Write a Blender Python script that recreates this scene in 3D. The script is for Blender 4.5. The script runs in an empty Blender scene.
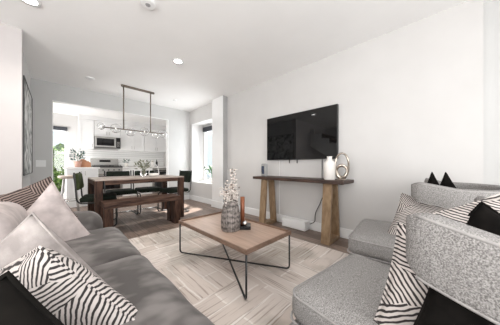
import bpy, bmesh, math, random
from mathutils import Vector, Matrix
random.seed(7)
PI = math.pi
S = bpy.context.scene
COL = S.collection
# ------------------------------------------------------------------ camera
cam_d = bpy.data.cameras.new('camera'); cam = bpy.data.objects.new('camera', cam_d); COL.objects.link(cam)
cam.location = (0, 0, .965)
cam.rotation_euler = (PI/2, 0, -math.radians(45.36))
cam_d.sensor_width = 36; cam_d.lens = 192/500*36; cam_d.shift_y = (165.4-162.5)/500; cam_d.clip_start = .02
S.camera = cam
# ------------------------------------------------------------------ light
S.view_settings.view_transform = 'Standard'; S.view_settings.look = 'None'
S.view_settings.gamma = 1; S.view_settings.use_curve_mapping = False
S.view_settings.exposure = 1.08
W = bpy.data.worlds.new('sky'); S.world = W; W.use_nodes = True
W.node_tree.nodes['Background'].inputs[0].default_value = (.93, .97, 1, 1)
W.node_tree.nodes['Background'].inputs[1].default_value = 1.0
def area(name, loc, target, sx, sy, power, colr=(1, 1, 1)):
    l = bpy.data.lights.new(name, 'AREA'); l.shape = 'RECTANGLE'; l.size = sx; l.size_y = sy
    l.energy = power; l.color = colr
    o = bpy.data.objects.new(name, l); COL.objects.link(o); o.location = loc
    o.rotation_euler = (Vector(target)-Vector(loc)).to_track_quat('-Z', 'Y').to_euler()
    return o
sun = bpy.data.lights.new('sun', 'SUN'); sun.energy = 9; sun.angle = .02; sun.color = (1, .96, .9)
so = bpy.data.objects.new('sun', sun); COL.objects.link(so)
so.rotation_euler = Vector((-.62, -.22, -.75)).to_track_quat('-Z', 'Y').to_euler()
area('rear_fill_light', (-.5, -1.85, 1.1), (-.1, 2.6, 2.4), 3.6, 1.7, 56, (1, .985, .96))  # unseen fill lamp added behind the camera
area('dining_window_light', (3.02, 4.4, 1.3), (0, 4.0, 1.2), .9, 1.4, 7, (.95, .98, 1))
area('kitchen_side_fill_light', (-1.15, 6.4, 1.2), (1.5, 6.2, 2.1), 1.6, 1.6, 50, (1, .99, .97))  # added fill lamp to brighten the kitchen, in front of a solid wall
area('entry_fill_light', (-2.5, .9, 1.2), (2.0, 2.6, 2.4), 2.6, 1.7, 56, (1, .985, .96))  # added fill lamp at the far left, evens out the TV wall

# ------------------------------------------------------------------ materials
def newmat(name):
    m = bpy.data.materials.new(name); m.use_nodes = True
    nt = m.node_tree; return m, nt, nt.nodes['Principled BSDF']
def N(nt, t, **k):
    n = nt.nodes.new(t)
    for a, b in k.items(): setattr(n, a, b)
    return n
def rgb(c): return (c[0], c[1], c[2], 1)
def mat(name, c, rough=.5, metal=0, c2=None, scale=20, bump=0, bscale=None, stretch=(1, 1, 1), detail=4, lo=.35, hi=.65, spec=None, trans=0, emit=0, sheen=0, ior=None):
    m, nt, b = newmat(name)
    b.inputs['Base Color'].default_value = rgb(c); b.inputs['Roughness'].default_value = rough; b.inputs['Metallic'].default_value = metal
    if spec is not None: b.inputs['Specular IOR Level'].default_value = spec
    if trans: b.inputs['Transmission Weight'].default_value = trans
    if ior: b.inputs['IOR'].default_value = ior
    if sheen: b.inputs['Sheen Weight'].default_value = sheen
    if emit: b.inputs['Emission Color'].default_value = rgb(c); b.inputs['Emission Strength'].default_value = emit
    if c2 or bump:
        tc = N(nt, 'ShaderNodeTexCoord'); mp = N(nt, 'ShaderNodeMapping'); mp.inputs['Scale'].default_value = stretch
        nt.links.new(tc.outputs['Object'], mp.inputs[0])
    if c2:
        no = N(nt, 'ShaderNodeTexNoise'); no.inputs['Scale'].default_value = scale; no.inputs['Detail'].default_value = detail
        nt.links.new(mp.outputs[0], no.inputs['Vector'])
        cr = N(nt, 'ShaderNodeValToRGB'); cr.color_ramp.elements[0].position = lo; cr.color_ramp.elements[1].position = hi
        cr.color_ramp.elements[0].color = rgb(c); cr.color_ramp.elements[1].color = rgb(c2)
        nt.links.new(no.outputs['Fac'], cr.inputs[0]); nt.links.new(cr.outputs[0], b.inputs['Base Color'])
    if bump:
        n2 = N(nt, 'ShaderNodeTexNoise'); n2.inputs['Scale'].default_value = bscale or scale; n2.inputs['Detail'].default_value = 3
        nt.links.new(mp.outputs[0], n2.inputs['Vector'])
        bp = N(nt, 'ShaderNodeBump'); bp.inputs['Strength'].default_value = bump; bp.inputs['Distance'].default_value = .01
        nt.links.new(n2.outputs['Fac'], bp.inputs['Height']); nt.links.new(bp.outputs[0], b.inputs['Normal'])
    return m
def math_(nt, op, a, b=None):
    n = N(nt, 'ShaderNodeMath', operation=op)
    for i, v in enumerate((a, b)):
        if v is None: continue
        if isinstance(v, (int, float)): n.inputs[i].default_value = v
        else: nt.links.new(v, n.inputs[i])
    return n.outputs[0]
def maze_mat(name, light, dark, freq=330, cell=7.5, duty=.1, steps=4, off=(0, 0, 0), plane='XZ'):
    """printed patches of parallel stripes, each patch turned another way"""
    m, nt, b = newmat(name); b.inputs['Roughness'].default_value = .9
    tc = N(nt, 'ShaderNodeTexCoord'); mp = N(nt, 'ShaderNodeMapping'); mp.inputs['Location'].default_value = off
    nt.links.new(tc.outputs['Object'], mp.inputs[0])
    fl = N(nt, 'ShaderNodeVectorMath', operation='MULTIPLY'); fl.inputs[1].default_value = (1, 0, 1)
    nt.links.new(mp.outputs[0], fl.inputs[0])
    vo = N(nt, 'ShaderNodeTexVoronoi'); vo.inputs['Scale'].default_value = cell; vo.inputs['Randomness'].default_value = .8
    nt.links.new(fl.outputs[0], vo.inputs['Vector'])
    sc = N(nt, 'ShaderNodeSeparateColor'); nt.links.new(vo.outputs['Color'], sc.inputs[0])
    a = math_(nt, 'MULTIPLY', math_(nt, 'ROUND', math_(nt, 'MULTIPLY', sc.outputs[0], steps)), PI/steps)
    sx = N(nt, 'ShaderNodeSeparateXYZ'); nt.links.new(fl.outputs[0], sx.inputs[0])
    p = math_(nt, 'ADD', math_(nt, 'MULTIPLY', sx.outputs[0], math_(nt, 'COSINE', a)), math_(nt, 'MULTIPLY', sx.outputs[2], math_(nt, 'SINE', a)))
    no = N(nt, 'ShaderNodeTexNoise'); no.inputs['Scale'].default_value = 25; nt.links.new(mp.outputs[0], no.inputs['Vector'])
    p = math_(nt, 'ADD', p, math_(nt, 'MULTIPLY', no.outputs['Fac'], .012))
    w = math_(nt, 'SINE', math_(nt, 'MULTIPLY', p, freq))
    cr = N(nt, 'ShaderNodeValToRGB'); cr.color_ramp.elements[0].position = .5+duty-.12; cr.color_ramp.elements[1].position = .5+duty+.12
    cr.color_ramp.elements[0].color = rgb(light); cr.color_ramp.elements[1].color = rgb(dark)
    ww = math_(nt, 'ADD', math_(nt, 'MULTIPLY', w, .5), .5)
    nt.links.new(ww, cr.inputs[0]); nt.links.new(cr.outputs[0], b.inputs['Base Color'])
    return m
def plank_mat(name, cols, width=.15, length=1.4, rough=.45):
    m, nt, b = newmat(name); b.inputs['Roughness'].default_value = rough
    tc = N(nt, 'ShaderNodeTexCoord'); mp = N(nt, 'ShaderNodeMapping'); mp.inputs['Rotation'].default_value = (0, 0, PI/2)
    nt.links.new(tc.outputs['Object'], mp.inputs[0])
    br = N(nt, 'ShaderNodeTexBrick'); br.offset = .37; br.inputs['Scale'].default_value = 1
    br.inputs['Brick Width'].default_value = length; br.inputs['Row Height'].default_value = width
    br.inputs['Mortar Size'].default_value = .003; br.inputs['Mortar'].default_value = rgb([x*.35 for x in cols[0]])
    br.inputs['Color1'].default_value = rgb(cols[0]); br.inputs['Color2'].default_value = rgb(cols[1]); br.inputs['Bias'].default_value = 0
    nt.links.new(mp.outputs[0], br.inputs['Vector'])
    mp2 = N(nt, 'ShaderNodeMapping'); mp2.inputs['Scale'].default_value = (14, 1.2, 1); nt.links.new(tc.outputs['Object'], mp2.inputs[0])
    no = N(nt, 'ShaderNodeTexNoise'); no.inputs['Scale'].default_value = 3; no.inputs['Detail'].default_value = 6; nt.links.new(mp2.outputs[0], no.inputs['Vector'])
    cr = N(nt, 'ShaderNodeValToRGB'); cr.color_ramp.elements[0].position = .3; cr.color_ramp.elements[1].position = .7
    cr.color_ramp.elements[0].color = (.55, .53, .52, 1); cr.color_ramp.elements[1].color = (1.15, 1.12, 1.1, 1)
    nt.links.new(no.outputs['Fac'], cr.inputs[0])
    mx = N(nt, 'ShaderNodeMix', data_type='RGBA', blend_type='MULTIPLY'); mx.inputs[0].default_value = 1
    nt.links.new(br.outputs['Color'], mx.inputs[6]); nt.links.new(cr.outputs[0], mx.inputs[7]); nt.links.new(mx.outputs[2], b.inputs['Base Color'])
    return m
def rug_mat():
    m, nt, b = newmat('rug_weave'); b.inputs['Roughness'].default_value = .95
    tc = N(nt, 'ShaderNodeTexCoord')
    nz = N(nt, 'ShaderNodeTexNoise'); nz.inputs['Scale'].default_value = 9; nz.inputs['Detail'].default_value = 4; nt.links.new(tc.outputs['Object'], nz.inputs['Vector'])
    va_ = N(nt, 'ShaderNodeVectorMath', operation='SCALE'); nt.links.new(nz.outputs['Color'], va_.inputs[0]); va_.inputs['Scale'].default_value = .035
    vb_ = N(nt, 'ShaderNodeVectorMath', operation='ADD'); nt.links.new(va_.outputs[0], vb_.inputs[0]); nt.links.new(tc.outputs['Object'], vb_.inputs[1]); wob = vb_.outputs[0]
    def brick(rot, bw, rh, c1, c2, mo, ms, off):
        mp = N(nt, 'ShaderNodeMapping'); mp.inputs['Rotation'].default_value = (0, 0, rot); mp.inputs['Location'].default_value = (.07, .03, 0)
        nt.links.new(wob, mp.inputs[0])
        br = N(nt, 'ShaderNodeTexBrick'); br.offset = off; br.inputs['Scale'].default_value = 1
        br.inputs['Brick Width'].default_value = bw; br.inputs['Row Height'].default_value = rh; br.inputs['Mortar Size'].default_value = ms; br.inputs['Mortar Smooth'].default_value = .3
        br.inputs['Color1'].default_value = rgb(c1); br.inputs['Color2'].default_value = rgb(c2); br.inputs['Mortar'].default_value = rgb(mo)
        nt.links.new(mp.outputs[0], br.inputs['Vector']); return br
    L1 = (.62, .54, .49); L2 = (.71, .645, .60); Wt = (.79, .74, .70); D = (.33, .26, .22)
    b1 = brick(0, .92, .155, L1, L2, Wt, .008, .5)
    b2 = brick(PI/2, .92, .155, L2, L1, Wt, .008, .5)
    # basket blocks: 0.46 m squares alternate the two directions
    ck = N(nt, 'ShaderNodeTexChecker'); ck.inputs['Scale'].default_value = 1/.62
    mpc = N(nt, 'ShaderNodeMapping'); mpc.inputs['Location'].default_value = (.1, .03, .1); nt.links.new(tc.outputs['Object'], mpc.inputs[0]); nt.links.new(mpc.outputs[0], ck.inputs['Vector'])
    mx = N(nt, 'ShaderNodeMix', data_type='RGBA'); nt.links.new(ck.outputs['Fac'], mx.inputs[0]); nt.links.new(b1.outputs['Color'], mx.inputs[6]); nt.links.new(b2.outputs['Color'], mx.inputs[7])
    # broken dark hatch strokes following the strips
    last = mx.outputs[2]
    for rot, inv in ((0, False), (PI/2, True)):
        mp = N(nt, 'ShaderNodeMapping'); mp.inputs['Scale'].default_value = (2.6, 60, 1) if not inv else (60, 2.6, 1)
        nt.links.new(tc.outputs['Object'], mp.inputs[0])
        no = N(nt, 'ShaderNodeTexNoise'); no.inputs['Scale'].default_value = 1; no.inputs['Detail'].default_value = 3; nt.links.new(mp.outputs[0], no.inputs['Vector'])
        cr = N(nt, 'ShaderNodeValToRGB'); cr.color_ramp.elements[0].position = .54; cr.color_ramp.elements[1].position = .66
        cr.color_ramp.elements[0].color = (0, 0, 0, 1); cr.color_ramp.elements[1].color = (.75, .75, .75, 1); nt.links.new(no.outputs['Fac'], cr.inputs[0])
        f = math_(nt, 'MULTIPLY', cr.outputs[0], ck.outputs['Fac'] if inv else math_(nt, 'SUBTRACT', 1, ck.outputs['Fac']))
        m2 = N(nt, 'ShaderNodeMix', data_type='RGBA'); nt.links.new(f, m2.inputs[0]); nt.links.new(last, m2.inputs[6]); m2.inputs[7].default_value = rgb(D); last = m2.outputs[2]
    # worn grey dye patches
    no = N(nt, 'ShaderNodeTexNoise'); no.inputs['Scale'].default_value = 1.25; no.inputs['Detail'].default_value = 6
    nt.links.new(tc.outputs['Object'], no.inputs['Vector'])
    cr = N(nt, 'ShaderNodeValToRGB'); cr.color_ramp.elements[0].position = .5; cr.color_ramp.elements[1].position = .58
    cr.color_ramp.elements[0].color = (0, 0, 0, 1); cr.color_ramp.elements[1].color = (.75, .75, .75, 1); nt.links.new(no.outputs['Fac'], cr.inputs[0])
    m3 = N(nt, 'ShaderNodeMix', data_type='RGBA', blend_type='MULTIPLY'); nt.links.new(cr.outputs[0], m3.inputs[0]); nt.links.new(last, m3.inputs[6]); m3.inputs[7].default_value = (.62, .63, .61, 1)
    nt.links.new(m3.outputs[2], b.inputs['Base Color'])
    return m
M = {}
M['wall'] = mat('wall_paint', (.60, .588, .58), .6, c2=(.62, .608, .60), scale=3, bump=.03, bscale=220)
M['wallpink'] = mat('rose_white_wall_paint', (.53, .50, .495), .6, c2=(.55, .52, .515), scale=3, bump=.03, bscale=220)
M['wallgrey'] = mat('grey_wall_paint', (.57, .57, .565), .6, c2=(.59, .59, .585), scale=3, bump=.03, bscale=220)
M['ceil'] = mat('ceiling_paint', (.88, .875, .87), .8, c2=(.90, .895, .89), scale=2)
M['trim'] = mat('white_trim', (.82, .82, .82), .35, c2=(.84, .84, .84), scale=5)
M['cab'] = mat('white_cabinet', (.8, .8, .8), .35, c2=(.83, .83, .83), scale=5)
M['counter'] = mat('white_stone', (.84, .83, .82), .2, c2=(.74, .74, .74), scale=7, lo=.5, hi=.75)
M['steel'] = mat('brushed_steel', (.36, .35, .335), .35, 1, c2=(.44, .43, .41), scale=60, stretch=(1, 1, 8))
M['chrome'] = mat('chrome', (.75, .75, .75), .12, 1, c2=(.8, .8, .8), scale=10)
M['black'] = mat('black_metal', (.015, .015, .016), .4, c2=(.022, .022, .022), scale=30)
M['glassblk'] = mat('black_glass', (.004, .004, .005), .06, c2=(.006, .006, .007), scale=5)
M['screen'] = mat('tv_screen', (.002, .002, .0025), .03, c2=(.003, .003, .003), scale=4, ior=1.5)
M['floor'] = plank_mat('oak_planks', ((.17, .122, .098), (.29, .222, .186)), .16, 1.5)
M['rug'] = rug_mat()
M['sofa'] = mat('grey_velvet', (.075, .066, .063), .7, c2=(.19, .173, .166), scale=6, stretch=(1, 1.6, 1), detail=2, lo=.4, hi=.62, bump=.05, bscale=90, sheen=.05)
M['pinkgrey'] = mat('pale_rose_grey_fabric', (.43, .375, .365), .9, c2=(.60, .53, .515), scale=14, bump=.12, bscale=260)
M['warmgrey'] = mat('warm_grey_fabric', (.28, .25, .24), .9, c2=(.42, .38, .365), scale=16, bump=.12, bscale=260)
M['tweed'] = mat('grey_tweed', (.15, .142, .138), .95, c2=(.40, .385, .375), scale=290, detail=3, lo=.36, hi=.64, bump=.35, bscale=260)
M['welt'] = mat('grey_welt', (.30, .285, .28), .9, c2=(.36, .345, .335), scale=60)
M['maze'] = maze_mat('maze_print', (.60, .545, .52), (.03, .024, .024), freq=470, cell=8)
M['maze2'] = maze_mat('fine_maze_print', (.60, .55, .52), (.04, .034, .034), freq=640, cell=9, off=(.3, 0, .2))
M['chev'] = maze_mat('dark_chevron_print', (.24, .18, .16), (.025, .016, .014), freq=380, cell=5, duty=-.02, steps=2, off=(.1, 0, .6))
M['blackfab'] = mat('black_velvet', (.004, .0035, .003), 1, c2=(.012, .010, .009), scale=14, lo=.45, hi=.75, spec=.15)
M['brownblack'] = mat('dark_brown_velvet', (.005, .0042, .0035), 1, c2=(.013, .011, .009), scale=10, lo=.45, hi=.75, spec=.15)
M['oakpale'] = mat('washed_oak', (.36, .26, .205), .45, c2=(.45, .32, .25), scale=3, stretch=(14, 1.2, 3), detail=6)
M['oakrim'] = mat('oak_rim', (.14, .085, .058), .45, c2=(.22, .14, .10), scale=5, stretch=(3, 3, 12), detail=5)
M['dining'] = mat('weathered_brown_wood', (.022, .010, .007), .6, c2=(.115, .064, .045), scale=5, stretch=(1.2, 9, 9), detail=6, spec=.25)
M['diningv'] = mat('weathered_brown_leg_wood', (.018, .008, .005), .6, c2=(.09, .045, .03), scale=5, stretch=(9, 9, 1.2), detail=6, spec=.25)
M['dtop'] = mat('pale_weathered_top', (.28, .22, .185), .4, c2=(.42, .35, .31), scale=4, stretch=(1, 9, 3), detail=5)
M['walnut'] = mat('dark_walnut', (.025, .013, .010), .5, c2=(.07, .037, .026), scale=5, stretch=(9, 1.1, 5), detail=6)
M['gold'] = mat('antique_gold', (.25, .165, .095), .45, .35, c2=(.37, .26, .16), scale=8, stretch=(3, 3, 1))
M['green'] = mat('dark_green_velvet', (.006, .009, .006), .8, c2=(.013, .02, .013), scale=12, spec=.2)
M['olive'] = mat('olive_velvet', (.022, .03, .012), .8, c2=(.06, .075, .03), scale=12, spec=.2)
M['bronze'] = mat('aged_bronze', (.19, .16, .13), .4, .8, c2=(.24, .2, .165), scale=20)
M['globe'] = mat('clear_glass', (.97, .97, .97), .02, trans=1, ior=1.45)
M['bulb'] = mat('lamp_glow', (1, .95, .88), .5, emit=1.2)
M['lamp'] = mat('recessed_lamp_lens', (1, .98, .95), .5, emit=8)
M['plastic'] = mat('white_plastic', (.82, .82, .82), .4, c2=(.84, .84, .84), scale=10)
M['ceramic'] = mat('white_ceramic', (.78, .75, .72), .5, c2=(.82, .79, .76), scale=9, bump=.1, bscale=30)
M['silver'] = mat('champagne_metal', (.50, .44, .38), .25, .9, c2=(.62, .56, .5), scale=10)
M['copper'] = mat('copper_brown', (.20, .065, .03), .35, .3, c2=(.30, .11, .055), scale=8)
M['dried'] = mat('dried_flower', (.60, .53, .48), .9, c2=(.78, .72, .68), scale=30)
M['darkpetal'] = mat('dark_dried_petal', (.14, .11, .09), .9, c2=(.22, .18, .15), scale=30)
M['leaf'] = mat('green_leaf', (.02, .075, .02), .5, c2=(.045, .13, .035), scale=12)
M['olvleaf'] = mat('olive_leaf', (.10, .11, .055), .6, c2=(.2, .2, .11), scale=20)
M['eucal'] = mat('blue_green_leaf', (.035, .085, .075), .6, c2=(.08, .15, .13), scale=20)
M['pot'] = mat('terracotta_pink', (.55, .32, .25), .7, c2=(.6, .37, .3), scale=20)
M['board'] = mat('cutting_board_wood', (.36, .16, .08), .5, c2=(.45, .22, .12), scale=6, stretch=(1, 1, 8))
M['hedge'] = mat('hedge_leaves', (.03, .09, .015), .7, c2=(.16, .26, .05), scale=16, detail=6)
M['grass'] = mat('patio', (.4, .4, .38), .9, c2=(.5, .5, .48), scale=4)
M['blind'] = mat('dark_blind', (.035, .04, .05), .7, c2=(.05, .055, .065), scale=20)
M['seatwhite'] = mat('stool_seat', (.62, .52, .46), .6, c2=(.7, .6, .54), scale=8)
M['ash'] = mat('grey_ash', (.42, .4, .39), .5, c2=(.52, .5, .49), scale=6, stretch=(6, 6, 1))
M['stairwood'] = mat('stair_tread_wood', (.10, .06, .04), .4, c2=(.14, .09, .06), scale=6)
M['screenblue'] = mat('small_display_glass', (.012, .02, .05), .1, c2=(.03, .05, .1), scale=40)
M['greyfab'] = mat('grey_speaker_cloth', (.3, .3, .3), .9, c2=(.36, .36, .36), scale=80)
M['pillar_shade'] = mat('pillar_shade_grey', (.34, .34, .34), .5, c2=(.38, .38, .38), scale=4)  # darker grey for the shaded side of the pillar
M['ribbed'] = None
def ribbed():
    m, nt, b = newmat('ribbed_stoneware'); b.inputs['Roughness'].default_value = .75
    tc = N(nt, 'ShaderNodeTexCoord'); sp = N(nt, 'ShaderNodeSeparateXYZ'); nt.links.new(tc.outputs['Object'], sp.inputs[0])
    a = math_(nt, 'ARCTAN2', sp.outputs[1], sp.outputs[0]); w = math_(nt, 'SINE', math_(nt, 'MULTIPLY', a, 34))
    no = N(nt, 'ShaderNodeTexNoise'); no.inputs['Scale'].default_value = 45; nt.links.new(tc.outputs['Object'], no.inputs['Vector'])
    h = math_(nt, 'SINE', math_(nt, 'MULTIPLY', sp.outputs[2], 130))
    v = math_(nt, 'ADD', math_(nt, 'ADD', math_(nt, 'MULTIPLY', w, .10), math_(nt, 'MULTIPLY', h, .09)), no.outputs['Fac'])
    cr = N(nt, 'ShaderNodeValToRGB'); cr.color_ramp.elements[0].position = .3; cr.color_ramp.elements[1].position = .8
    cr.color_ramp.elements[0].color = (.05, .042, .038, 1); cr.color_ramp.elements[1].color = (.33, .29, .27, 1)
    nt.links.new(v, cr.inputs[0]); nt.links.new(cr.outputs[0], b.inputs['Base Color']); return m
M['ribbed'] = ribbed()
def tile_mat():
    m, nt, b = newmat('stacked_white_tile'); b.inputs['Roughness'].default_value = .2
    tc = N(nt, 'ShaderNodeTexCoord'); mp = N(nt, 'ShaderNodeMapping'); mp.inputs['Rotation'].default_value = (PI/2, PI/2, 0)
    nt.links.new(tc.outputs['Object'], mp.inputs[0])
    br = N(nt, 'ShaderNodeTexBrick'); br.offset = .5; br.inputs['Scale'].default_value = 1; br.inputs['Brick Width'].default_value = .2; br.inputs['Row Height'].default_value = .07
    br.inputs['Mortar Size'].default_value = .004; br.inputs['Color1'].default_value = (.80, .80, .79, 1); br.inputs['Color2'].default_value = (.86, .86, .85, 1); br.inputs['Mortar'].default_value = (.5, .5, .49, 1)
    nt.links.new(mp.outputs[0], br.inputs['Vector']); nt.links.new(br.outputs['Color'], b.inputs['Base Color']); return m
M['tile'] = tile_mat()
def paint_mat():
    m, nt, b = newmat('abstract_canvas'); b.inputs['Roughness'].default_value = .8
    tc = N(nt, 'ShaderNodeTexCoord'); no = N(nt, 'ShaderNodeTexNoise'); no.inputs['Scale'].default_value = 5; no.inputs['Detail'].default_value = 7; no.inputs['Distortion'].default_value = 1.2
    nt.links.new(tc.outputs['Object'], no.inputs['Vector'])
    cr = N(nt, 'ShaderNodeValToRGB'); e = cr.color_ramp.elements; e[0].position = .38; e[0].color = (.12, .13, .13, 1); e[1].position = .62; e[1].color = (.75, .75, .74, 1)
    x = e.new(.47); x.color = (.42, .43, .42, 1)
    nt.links.new(no.outputs['Fac'], cr.inputs[0]); nt.links.new(cr.outputs[0], b.inputs['Base Color']); return m
M['canvas'] = paint_mat()
def pane_mat():
    m, nt, b = newmat('window_glass'); out = nt.nodes['Material Output']
    t = N(nt, 'ShaderNodeBsdfTransparent'); g = N(nt, 'ShaderNodeBsdfGlossy'); g.inputs['Roughness'].default_value = .02
    mx = N(nt, 'ShaderNodeMixShader'); mx.inputs[0].default_value = .06
    nt.links.new(t.outputs[0], mx.inputs[1]); nt.links.new(g.outputs[0], mx.inputs[2]); nt.links.new(mx.outputs[0], out.inputs[0]); return m
M['pane'] = pane_mat()

# ------------------------------------------------------------------ mesh helpers
def V(*a): return Vector(a)
def link(name, bm, m, parent=None, loc=None, smooth=False, bevel=0, rot=None):
    me = bpy.data.meshes.new(name); bmesh.ops.recalc_face_normals(bm, faces=bm.faces); bm.to_mesh(me); bm.free()
    o = bpy.data.objects.new(name, me); COL.objects.link(o); me.materials.append(m)
    if smooth:
        for p in me.polygons: p.use_smooth = True
    if bevel:
        b = o.modifiers.new('bevel', 'BEVEL'); b.width = bevel; b.segments = 2; b.limit_method = 'ANGLE'
    if loc is not None: o.location = loc
    if rot is not None: o.rotation_euler = rot
    if parent: o.parent = parent
    return o
def tag(o, label=None, cat=None, group=None, kind=None):
    if label: o['label'] = label
    if cat: o['category'] = cat
    if group: o['group'] = group
    if kind: o['kind'] = kind
    return o
def empty(name, loc=(0, 0, 0), rz=0, label=None, cat=None, group=None):
    o = bpy.data.objects.new(name, None); o.empty_display_size = .1; COL.objects.link(o); o.location = loc; o.rotation_euler = (0, 0, rz)
    return tag(o, label, cat, group)
def copy_tree(o, parent=None):
    kids = [k for k in bpy.data.objects if k.parent == o]
    c = o.copy(); COL.objects.link(c); c.parent = parent
    for k in kids: copy_tree(k, c)
    return c
def box(bm, x0, x1, y0, y1, z0, z1):
    v = [bm.verts.new((x, y, z)) for x in (x0, x1) for y in (y0, y1) for z in (z0, z1)]
    for f in ((0, 1, 3, 2), (4, 6, 7, 5), (0, 4, 5, 1), (2, 3, 7, 6), (0, 2, 6, 4), (1, 5, 7, 3)): bm.faces.new([v[i] for i in f])
    return bm
def bx(*a): return box(bmesh.new(), *a)
def tube(bm, pts, r, n=10, closed=False):
    pts = [Vector(p) for p in pts]; L = len(pts); rings = []
    rr = r if isinstance(r, (list, tuple)) else [r]*L
    up = None
    for i, p in enumerate(pts):
        if closed: t = pts[(i+1) % L]-pts[i-1]
        else: t = pts[min(i+1, L-1)]-pts[max(i-1, 0)]
        t.normalize()
        if up is None: up = Vector((0, 0, 1)) if abs(t.z) < .9 else Vector((1, 0, 0))
        a = (up-t*up.dot(t)); a = a.normalized() if a.length > 1e-6 else t.orthogonal().normalized(); up = a; b = t.cross(a)
        rings.append([bm.verts.new(p+(a*math.cos(k*2*PI/n)+b*math.sin(k*2*PI/n))*rr[i]) for k in range(n)])
    for i in range(L if closed else L-1):
        A = rings[i]; B = rings[(i+1) % L]
        for k in range(n): bm.faces.new((A[k], A[(k+1) % n], B[(k+1) % n], B[k]))
    if not closed: bm.faces.new(rings[0]); bm.faces.new(rings[-1][::-1])
    return bm
def round_path(pts, r, seg=6):
    """polyline with its corners rounded"""
    out = [Vector(pts[0])]
    for i in range(1, len(pts)-1):
        p = Vector(pts[i]); a = (Vector(pts[i-1])-p); b = (Vector(pts[i+1])-p); rr = min(r, a.length*.45, b.length*.45)
        a = p+a.normalized()*rr; b = p+b.normalized()*rr
        for k in range(seg+1):
            t = k/seg; out.append(a*(1-t)**2+p*2*t*(1-t)+b*t*t)
    out.append(Vector(pts[-1])); return out
def lathe(bm, prof, n=28, c=(0, 0, 0)):
    rings = [[bm.verts.new((c[0]+r*math.cos(k*2*PI/n), c[1]+r*math.sin(k*2*PI/n), c[2]+z)) for k in range(n)] for r, z in prof]
    for A, B in zip(rings, rings[1:]):
        for k in range(n): bm.faces.new((A[k], A[(k+1) % n], B[(k+1) % n], B[k]))
    bm.faces.new(rings[0][::-1]); bm.faces.new(rings[-1]); return bm
def softbox(sx, sy, sz, r, crown=0, wob=0, n=14, seed=0, side=0):
    """upholstered block centred on origin, base at z=0: rounded edges, crowned top, slight sag noise"""
    bm = bmesh.new(); from mathutils import noise
    h = Vector((sx/2, sy/2, sz/2)); grid = {}
    def pt(u):
        p = Vector((u[0]*h.x, u[1]*h.y, u[2]*h.z))
        q = Vector([max(-(h[i]-r), min(h[i]-r, p[i])) for i in range(3)])
        d = p-q
        # spread samples on the rounding
        if d.length > 1e-9: p = q+d.normalized()*r
        fx = 1-(p.x/h.x)**2; fy = 1-(p.y/h.y)**2
        if p.z > 0: p.z += crown*fx*fy*(p.z/h.z)
        if side:
            fz = max(0, 1-(p.z/h.z)**2); p.x += side*fz*(1 if p.x > 0 else -1)*min(1, abs(p.x/h.x))**3; p.y += side*fz*(1 if p.y > 0 else -1)*min(1, abs(p.y/h.y))**3
        if wob: p += Vector((0, 0, 1))*wob*noise.noise(Vector((p.x*5+seed, p.y*5, p.z*4)))+Vector((1, 1, 0))*wob*.5*noise.noise(Vector((p.x*4, p.y*6+seed, p.z*5)))
        p.z += h.z; return p
    def lin(k, hh):
        # dense near the rounded edges
        ks = [-1, -1+.08*r/hh, -1+.3*r/hh, -1+.62*r/hh, -1+1.0*r/hh]
        mid = [-(1-r/hh)+2*(1-r/hh)*j/n for j in range(1, n)]
        return ks+mid+[-x for x in ks[::-1]]
    A = [lin(0, h.x), lin(1, h.y), lin(2, h.z)]
    def vert(u):
        key = tuple(round(x, 5) for x in u)
        if key not in grid: grid[key] = bm.verts.new(pt(u))
        return grid[key]
    for ax in range(3):
        i, j = [(1, 2), (0, 2), (0, 1)][ax]
        for s in (-1, 1):
            for a0, a1 in zip(A[i], A[i][1:]):
                for b0, b1 in zip(A[j], A[j][1:]):
                    q = []
                    for a, b in ((a0, b0), (a1, b0), (a1, b1), (a0, b1)):
                        u = [0, 0, 0]; u[ax] = s; u[i] = a; u[j] = b; q.append(vert(u))
                    bm.faces.new(q)
    return bm
def pillow_bm(w, h, t, n=22, ear=.07, seed=0):
    from mathutils import noise
    bm = bmesh.new(); G = []
    for s in (1, -1):
        g = []
        for i in range(n+1):
            row = []
            for j in range(n+1):
                u = -1+2*i/n; v = -1+2*j/n
                u = math.sin(u*PI/2)*.35+u*.65; v = math.sin(v*PI/2)*.35+v*.65
                x = u*w/2*(1-ear*(1-v*v)); z = v*h/2*(1-ear*(1-u*u))
                th = t/2*(max(0, (1-u*u)*(1-v*v)))**.42
                th *= 1+.10*noise.noise(Vector((x*7+seed, z*7, s)))
                edge = i in (0, n) or j in (0, n)
                row.append(G[0][i][j] if (s < 0 and edge) else bm.verts.new((x, -s*th, z)))
            g.append(row)
        G.append(g)
        for i in range(n):
            for j in range(n): bm.faces.new((g[i][j], g[i+1][j], g[i+1][j+1], g[i][j+1]))
    edge = []
    pts = []
    for i in range(0, n+1): pts.append(G[0][i][0].co.copy())
    for j in range(1, n+1): pts.append(G[0][n][j].co.copy())
    for i in range(n-1, -1, -1): pts.append(G[0][i][n].co.copy())
    for j in range(n-1, 0, -1): pts.append(G[0][0][j].co.copy())
    return bm, pts
def pillow(name, m, label, c, az, lean, roll, w, h, t, group=None, pipe=None, seed=0, ear=.07):
    """az: degrees from +y the front looks, clockwise; lean: degrees back; roll: in plane"""
    bm, pts = pillow_bm(w, h, t, seed=seed, ear=ear)
    o = link(name, bm, m, smooth=True)
    R = Matrix.Rotation(-math.radians(az)+PI, 4, 'Z') @ Matrix.Rotation(-math.radians(lean), 4, 'X') @ Matrix.Rotation(math.radians(roll), 4, 'Y')
    o.matrix_world = Matrix.Translation(c) @ R
    tag(o, label, 'cushion', group)
    b2 = bmesh.new(); tube(b2, pts, .0045, 6, closed=True); link('piping', b2, pipe or m, o, smooth=True)
    return o
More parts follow.
